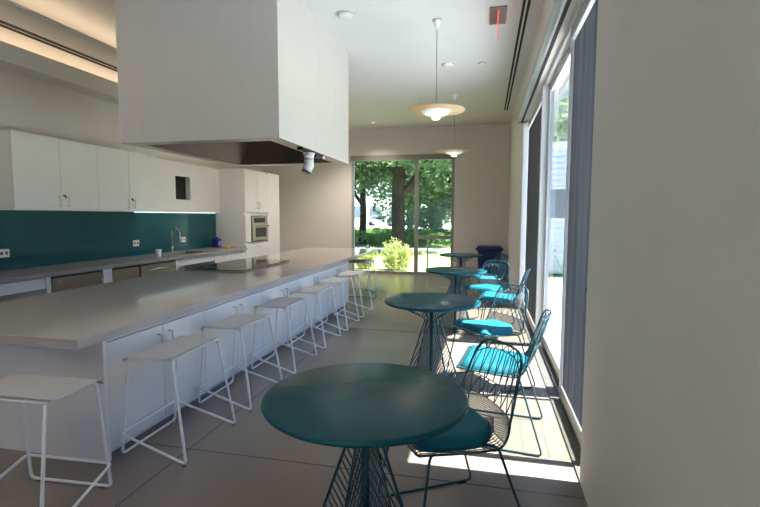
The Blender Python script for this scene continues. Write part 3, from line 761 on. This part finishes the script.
# ------------------------------------------------------------------ bar stools (face -x, towards the island)
def make_stool():
    t = thing('counter_stool', (0, 0, 0), 'x', 'stool', 'white wire counter stools around the island')
    h = .571; hw = .242
    # bent sheet seat: waterfall at the front (-x), small upturn at the back (+x)
    pr = [(-.161, h - .022), (-.160, h - .013), (-.152, h - .003), (-.132, h + .001), (-.08, h - .001), (0, h - .004), (.08, h - .001), (.12, h + .005), (.142, h + .016)]
    mb = MB(); ny = 10; vs = []; fs = []
    for q, dz in enumerate((0, -.005)):
        for x, z in pr:
            for j in range(ny + 1): vs.append((x, -hw + 2 * hw * j / ny, z + dz + .006))
    m = len(pr)
    for q in (0, 1):
        for i in range(m - 1):
            for j in range(ny):
                a = q * m * (ny + 1) + i * (ny + 1) + j; fs.append((a, a + 1, a + ny + 2, a + ny + 1))
    o_ = m * (ny + 1)
    for i in range(m - 1):
        for j in (0, ny): a = i * (ny + 1) + j; fs.append((a, a + ny + 1, a + ny + 1 + o_, a + o_))
    for j in range(ny):
        for i in (0, m - 1): a = i * (ny + 1) + j; fs.append((a, a + 1, a + 1 + o_, a + o_))
    mb.add(vs, fs, True); mb.build('seat', M['seat_grey'], t)
    r = .0078
    # back wire: down the back legs, slanting up along the floor to the knees, across as footrest
    bx, fx = .228, -.198
    yb, yf = .257, .232
    kz = .135
    wire = fillet([(.10, -.20, h - .008), (.138, -.222, h - .004), (bx, -yb, .010), (fx + .006, -yf - .012, kz), (fx + .006, yf + .012, kz), (bx, yb, .010), (.138, .222, h - .004), (.10, .20, h - .008)], .028, 6)
    MB().tube(wire, r, 8).build('back_leg_wire', M['white_metal'], t)
    wire = fillet([(-.10, -.20, h - .012), (-.150, -.215, h - .012), (fx, -yf, .010), (fx, yf, .010), (-.150, .215, h - .012), (-.10, .20, h - .012)], .028, 6)
    MB().tube(wire, r, 8).build('front_leg_wire', M['white_metal'], t)
    MB().tube([(.138, -.222, h + .002), (.138, .222, h + .002)], .0055, 8).build('seat_rod', M['white_metal'], t)
    MB().tube([(-.10, -.20, h - .010), (-.10, .20, h - .010)], .0055, 8).build('seat_rod', M['white_metal'], t)
    MB().tube([(.10, -.20, h - .008), (.10, .20, h - .008)], .0055, 8).build('seat_rod', M['white_metal'], t)
    for (x, y) in ((bx - .012, -yb), (bx - .012, yb), (fx, -yf + .05), (fx, yf - .05)): MB().tube([(x, y, 0), (x, y, .006)], .008, 8).build('glide', M['black'], t)
    return t
stl = make_stool()
stools = [(-2.015, 1.68, 93 - 180, 'white stool tucked at the near end of the island'),
          (-1.785, 2.41, 0, 'white stool nearest the camera along the aisle side'),
          (-1.785, 3.14, 0, 'second white stool along the aisle side'),
          (-1.785, 3.92, 0, 'third white stool along the aisle side'),
          (-1.785, 4.69, 0, 'fourth white stool along the aisle side'),
          (-1.78, 5.46, 0, 'fifth white stool along the aisle side'),
          (-1.78, 6.21, 0, 'sixth white stool, by the far corner of the island cabinets'),
          (-2.13, 7.85, 90, 'white stool under the far overhang of the worktop')]
for i, (x, y, a, lb) in enumerate(stools):
    o = stl if i == 0 else dup(stl)
    o.location = (x, y, 0); o.rotation_euler = (0, 0, R(a)); o['label'] = lb

# ------------------------------------------------------------------ recycling bin
t = thing('recycling_bin', (.10, 10.50, 0), 'navy blue recycling bin in the corner by the far window', 'bin')
def taper(mb, w0, d0, w1, d1, z0, z1):
    vs = [(-w0, -d0, z0), (w0, -d0, z0), (w0, d0, z0), (-w0, d0, z0), (-w1, -d1, z1), (w1, -d1, z1), (w1, d1, z1), (-w1, d1, z1)]
    return mb.add(vs, [(3, 2, 1, 0), (4, 5, 6, 7), (0, 1, 5, 4), (1, 2, 6, 5), (2, 3, 7, 6), (3, 0, 4, 7)])
taper(MB(), .22, .19, .25, .235, 0, .63).build('bin_body', M['navy'], t)
mb = MB().box(-.28, .28, -.265, .265, .63, .67, bev=.012); taper(mb, .275, .26, .25, .23, .67, .715).build('lid', M['navy'], t)
MB().box(-.29, .29, -.285, -.262, .645, .69, bev=.008).build('lid_handle', M['navy'], t)

# ------------------------------------------------------------------ outdoors
def grid_ground(name, x0, x1, y0, y1, z, m, kind='structure'):
    o = B(x0, x1, y0, y1, z - .2, z).build(name, m); o['kind'] = kind; return o
grid_ground('lawn_ground', -60, 60, YB + .25, 90, -.08, M['lawn'])
grid_ground('patio_paving', .66, 9, -12, YB + .25, -.03, M['paving'])
grid_ground('terrace_paving', -9, .66, -12, Y0 - .2, -.03, M['paving'])
grid_ground('lawn_side_ground', 9, 60, -40, YB + .25, -.09, M['lawn'])
o = B(-30, 30, 19.6, 20.9, -.07, -.06).build('garden_path', M['paving']); o['kind'] = 'structure'
o = B(-8, .6, YB + .26, YB + 1.0, -.075, -.05).build('mulch_bed_ground', M['mulch']); o['kind'] = 'structure'
o = B(-60, 60, 53, 72, -.07, -.04).build('road_ground', M['paving']); o['kind'] = 'structure'

def crown_mesh(name, blobs, n, size, m, seed):
    rnd = random.Random(seed); mb = MB(); tot = sum(b[3] ** 2 for b in blobs)
    vs = []; fs = []
    for (cx, cy, cz, r, sq) in blobs:
        for _ in range(int(n * r * r / tot)):
            while True:
                d = Vector((rnd.uniform(-1, 1), rnd.uniform(-1, 1), rnd.uniform(-1, 1)))
                if .05 < d.length < 1: break
            d = d.normalized() * (d.length ** .45)
            c = Vector((cx + d.x * r, cy + d.y * r, cz + d.z * r * sq))
            a = Vector((rnd.gauss(0, 1), rnd.gauss(0, 1), rnd.gauss(0, .6))).normalized(); b = a.orthogonal().normalized()
            b.rotate(Matrix.Rotation(rnd.uniform(0, 6.28), 3, a)); l = size * rnd.uniform(.6, 1.3); w = l * .45
            k = len(vs); vs += [c - a * l, c + b * w, c + a * l, c - b * w]; fs.append((k, k + 1, k + 2, k + 3))
    mb.add(vs, fs, False)
    me = bpy.data.meshes.new(name); me.from_pydata([tuple(v) for v in mb.v], [], mb.f); me.materials.append(m); return me
def tree(x, y, trunk_r, h, label, blobs, n, size, m, seed, forks=(), group='garden trees beyond the far window'):
    t = thing('garden_tree', (x, y, -.08), label, 'tree', group)
    rnd = random.Random(seed)
    mb = MB(); pts = [(0, 0, -.1), (.0, 0, .25), (rnd.uniform(-.05, .05), 0, h * .3), (rnd.uniform(-.25, .0), 0, h * .6), (rnd.uniform(-.4, .0), 0, h)]
    mb.tube(pts, [trunk_r * 1.35, trunk_r * 1.05, trunk_r, trunk_r * .8, trunk_r * .4], 14)
    for (zz, dx, dy, dz, rr) in forks:
        mb.tube([(0, 0, zz), (dx * .4, dy * .4, zz + dz * .25), (dx * .75, dy * .75, zz + dz * .6), (dx, dy, zz + dz)], [rr, rr * .9, rr * .75, rr * .4], 10)
    mb.build('trunk', M['bark'], t)
    me = crown_mesh('crown', blobs, n, size, m, seed); o = bpy.data.objects.new('crown', me); COL.objects.link(o); o.parent = t
    return t
def blobs(rx, ry, z0, z1, r, k, seed):
    rnd = random.Random(seed); out = []
    for _ in range(k):
        a = rnd.uniform(0, 6.28); q = rnd.uniform(.1, 1) ** .5
        out.append((math.cos(a) * rx * q, math.sin(a) * ry * q, rnd.uniform(z0, z1), r * rnd.uniform(.7, 1.2), .75))
    return out
tree(-3.82, 20.9, .30, 6.0, 'big dark oak with thick forked trunk right outside the far window', blobs(4.2, 4.0, 2.7, 7.0, 1.4, 32, 1), 11000, .17, M['leaf'], 1, [(2.3, 1.5, .3, 2.4, .2), (3.2, -1.2, .2, 2.3, .15), (2.8, .4, 1.4, 2.5, .14)])
tree(-6.2, 23.5, .17, 5.5, 'slim leaning tree at left edge of the far window view', blobs(2.8, 2.5, 2.2, 6.5, 1.2, 18, 2), 5000, .17, M['leaf'], 2, [(2.0, -.9, 0, 2, .1)])
tree(-6.0, 38, .26, 6.5, 'middle distance tree just left of the big oak trunk', blobs(4, 3, 2.0, 8, 1.6, 24, 3), 6500, .22, M['leaf'], 3, [(2.6, .9, 0, 2.4, .14)])
tree(-4.9, 48, .25, 6.5, 'distant tree just right of the big oak trunk', blobs(5, 3, 1.8, 8, 1.8, 24, 4), 6000, .24, M['leaf'], 4)
tree(-3.15, 29.0, .09, 3.4, 'pale silvery green small tree seen right of the mullion', blobs(1.7, 1.5, 1.2, 4.6, .9, 20, 5), 6500, .13, M['leaf_pale'], 5)
tree(-1.3, 26, .22, 6, 'dark green tree at right edge of the far window view', blobs(1.9, 1.9, 2.4, 7, 1.2, 18, 6), 5200, .18, M['leaf'], 6, [(2.2, -.9, 0, 2, .1)])
tree(5.5, 26, .28, 6, 'broad tree behind the pale blue clad building', blobs(3.5, 3, 2.6, 8, 1.7, 18, 12), 5000, .2, M['leaf_pale'], 12)
tree(-16, 38, .3, 7, 'distant broad tree farther left on the lawn', blobs(5, 4, 3.5, 9, 2.0, 18, 8), 4200, .26, M['leaf'], 8)
tree(3.2, 48, .3, 7, 'distant broad tree at the right edge of the far window view', blobs(3, 3, 2.8, 9, 1.6, 16, 9), 4200, .26, M['leaf'], 9)
# low planting
def low_bed(name, x0, x1, y0, y1, h, n, size, m, seed, label):
    rnd = random.Random(seed); vs = []; fs = []
    for _ in range(n):
        x, y = rnd.uniform(x0, x1), rnd.uniform(y0, y1); hh = h * (.65 + .35 * math.sin(x * 1.7) * math.cos(y * 1.1)); c = Vector((x, y, -.08 + hh * rnd.random() ** .5))
        a = Vector((rnd.gauss(0, 1), rnd.gauss(0, 1), rnd.gauss(.3, .7))).normalized(); b = a.orthogonal().normalized(); b.rotate(Matrix.Rotation(rnd.uniform(0, 6.28), 3, a))
        l = size * rnd.uniform(.6, 1.3); w = l * .4; k = len(vs); vs += [c - a * l, c + b * w, c + a * l, c - b * w]; fs.append((k, k + 1, k + 2, k + 3))
    me = bpy.data.meshes.new(name); me.from_pydata([tuple(v) for v in vs], [], fs); me.materials.append(m)
    o = bpy.data.objects.new(name, me); COL.objects.link(o); return tag(o, label, 'ground cover', kind='stuff')
low_bed('ground_cover_plants', -16, 6, 22, 31, .75, 14000, .16, M['leaf_low'], 21, 'band of leafy green ground cover under the oak')
def shrub(x, y, rx, h, n, size, m, seed, label):
    t = thing('garden_shrub', (x, y, -.06), label, 'shrub', 'lime shrubs outside the far window'); rnd = random.Random(seed); vs = []; fs = []
    st = MB()
    for k in range(16):
        a = rnd.uniform(0, 6.28); q = rnd.uniform(.2, 1) * rx
        st.tube([(0, 0, 0), (math.cos(a) * q * .5, math.sin(a) * q * .5, h * .5), (math.cos(a) * q, math.sin(a) * q, h * rnd.uniform(.7, 1.02))], [.006, .005, .003], 5)
    st.build('stems', M['bark'], t)
    stalks = []
    for k in range(46):
        a0 = rnd.uniform(0, 6.28); q = rx * rnd.random() ** .6
        stalks.append((math.cos(a0) * q, math.sin(a0) * q * .8, h * rnd.uniform(.55, 1.1) * (1 - .35 * (q / rx) ** 2), rnd.uniform(-.12, .12), rnd.uniform(-.12, .12)))
    for _ in range(n):
        sx, sy, sh, lx, ly = rnd.choice(stalks); f = rnd.random() ** .7
        c = Vector((sx * (.6 + .4 * f) + lx * f + rnd.gauss(0, .035), sy * (.6 + .4 * f) + ly * f + rnd.gauss(0, .035), sh * f + .02))
        a = Vector((rnd.gauss(0, .7), rnd.gauss(0, .7), rnd.gauss(.7, .6))).normalized(); b = a.orthogonal().normalized(); b.rotate(Matrix.Rotation(rnd.uniform(0, 6.28), 3, a))
        l = size * rnd.uniform(.5, 1.4); w = l * .28; k = len(vs); vs += [c - a * l, c + b * w, c + a * l, c - b * w]; fs.append((k, k + 1, k + 2, k + 3))
    me = bpy.data.meshes.new('foliage'); me.from_pydata([tuple(v) for v in vs], [], fs); me.materials.append(m)
    o = bpy.data.objects.new('foliage', me); COL.objects.link(o); o.parent = t
shrub(-2.25, 12.2, .50, .86, 3000, .045, M['leaf_lime'], 31, 'tall lime green shrub close outside the far window')
shrub(-3.2, 12.35, .34, .62, 1500, .045, M['leaf_lime'], 32, 'lower lime green shrub at left outside the far window')
# pale building and parked car far beyond
t = thing('far_building', (-14, 80, -.08), 'pale low building in sunlight far beyond the trees', 'building')
B(-26, 20, 0, 8, 0, 6.5).build('walls', M['render_wall'], t)
for k in range(12): B(-24 + k * 3.6, -22 + k * 3.6, -.06, 0, 1.2, 3.0).build('window', M['far_glass'], t)
B(-26.5, 20.5, -.5, 8.5, 6.5, 6.9).build('roof', M['paving'], t)
t.rotation_euler = (0, 0, R(34))
def car(x, y, label):
    t = thing('parked_car', (x, y, -.04), label, 'car', 'white cars parked on the road beyond the garden')
    MB().extrude_y([(-2.1, .3), (2.1, .3), (2.15, .7), (1.9, .9), (1.2, .95), (.6, 1.42), (-1.0, 1.45), (-1.7, .98), (-2.1, .9)], -.85, .85).build('car_body', M['car_paint'], t)
    MB().extrude_y([(1.05, .97), (.55, 1.36), (-.95, 1.38), (-1.5, .99)], -.86, .86).build('side_glass', M['far_glass'], t)
    for wx in (-1.3, 1.3):
        for wy in (-.86, .70): MB().tube([(wx, wy, .32), (wx, wy + .16, .32)], .32, 20).build('wheel', M['rubber'], t)
car(-14.2, 64.0, 'white car parked at left beyond the garden trees')
car(-7.6, 64.0, 'white car parked at right beyond the garden trees')
# clad wing of the neighbouring building beyond the patio (seen through the glass doors)
t = thing('garden_wing', (4.2, 12.0, -.03), 'pale blue clad low building seen through the sliding glass doors', 'building')
m_ = mat('blue_cladding', (.5, .58, .7), .7); nt = m_.node_tree; wv = node(m_, 'ShaderNodeTexWave', bands_direction='Z'); wv.inputs['Scale'].default_value = 2.2
tc = node(m_, 'ShaderNodeTexCoord'); bp = node(m_, 'ShaderNodeBump'); bp.inputs['Strength'].default_value = .5; bp.inputs['Distance'].default_value = .03
nt.links.new(tc.outputs['Object'], wv.inputs['Vector']); nt.links.new(wv.outputs['Fac'], bp.inputs['Height']); nt.links.new(bp.outputs[0], nt.nodes['Principled BSDF'].inputs['Normal'])
B(-3.05, 3.2, 0, 4, 0, 3.0).build('walls', m_, t)
B(-3.2, 3.4, -.25, 4.2, 3.0, 3.14).build('roof', M['alu_white'], t)
for x in (-2.75, -1.2, .6):
    f = B(x, x + .55, -.03, .0, 1.3, 2.1).build('window', M['alu_white'], t)
    B(x + .05, x + .50, -.036, -.03, 1.35, 2.05).build('pane', M['far_glass'], f)
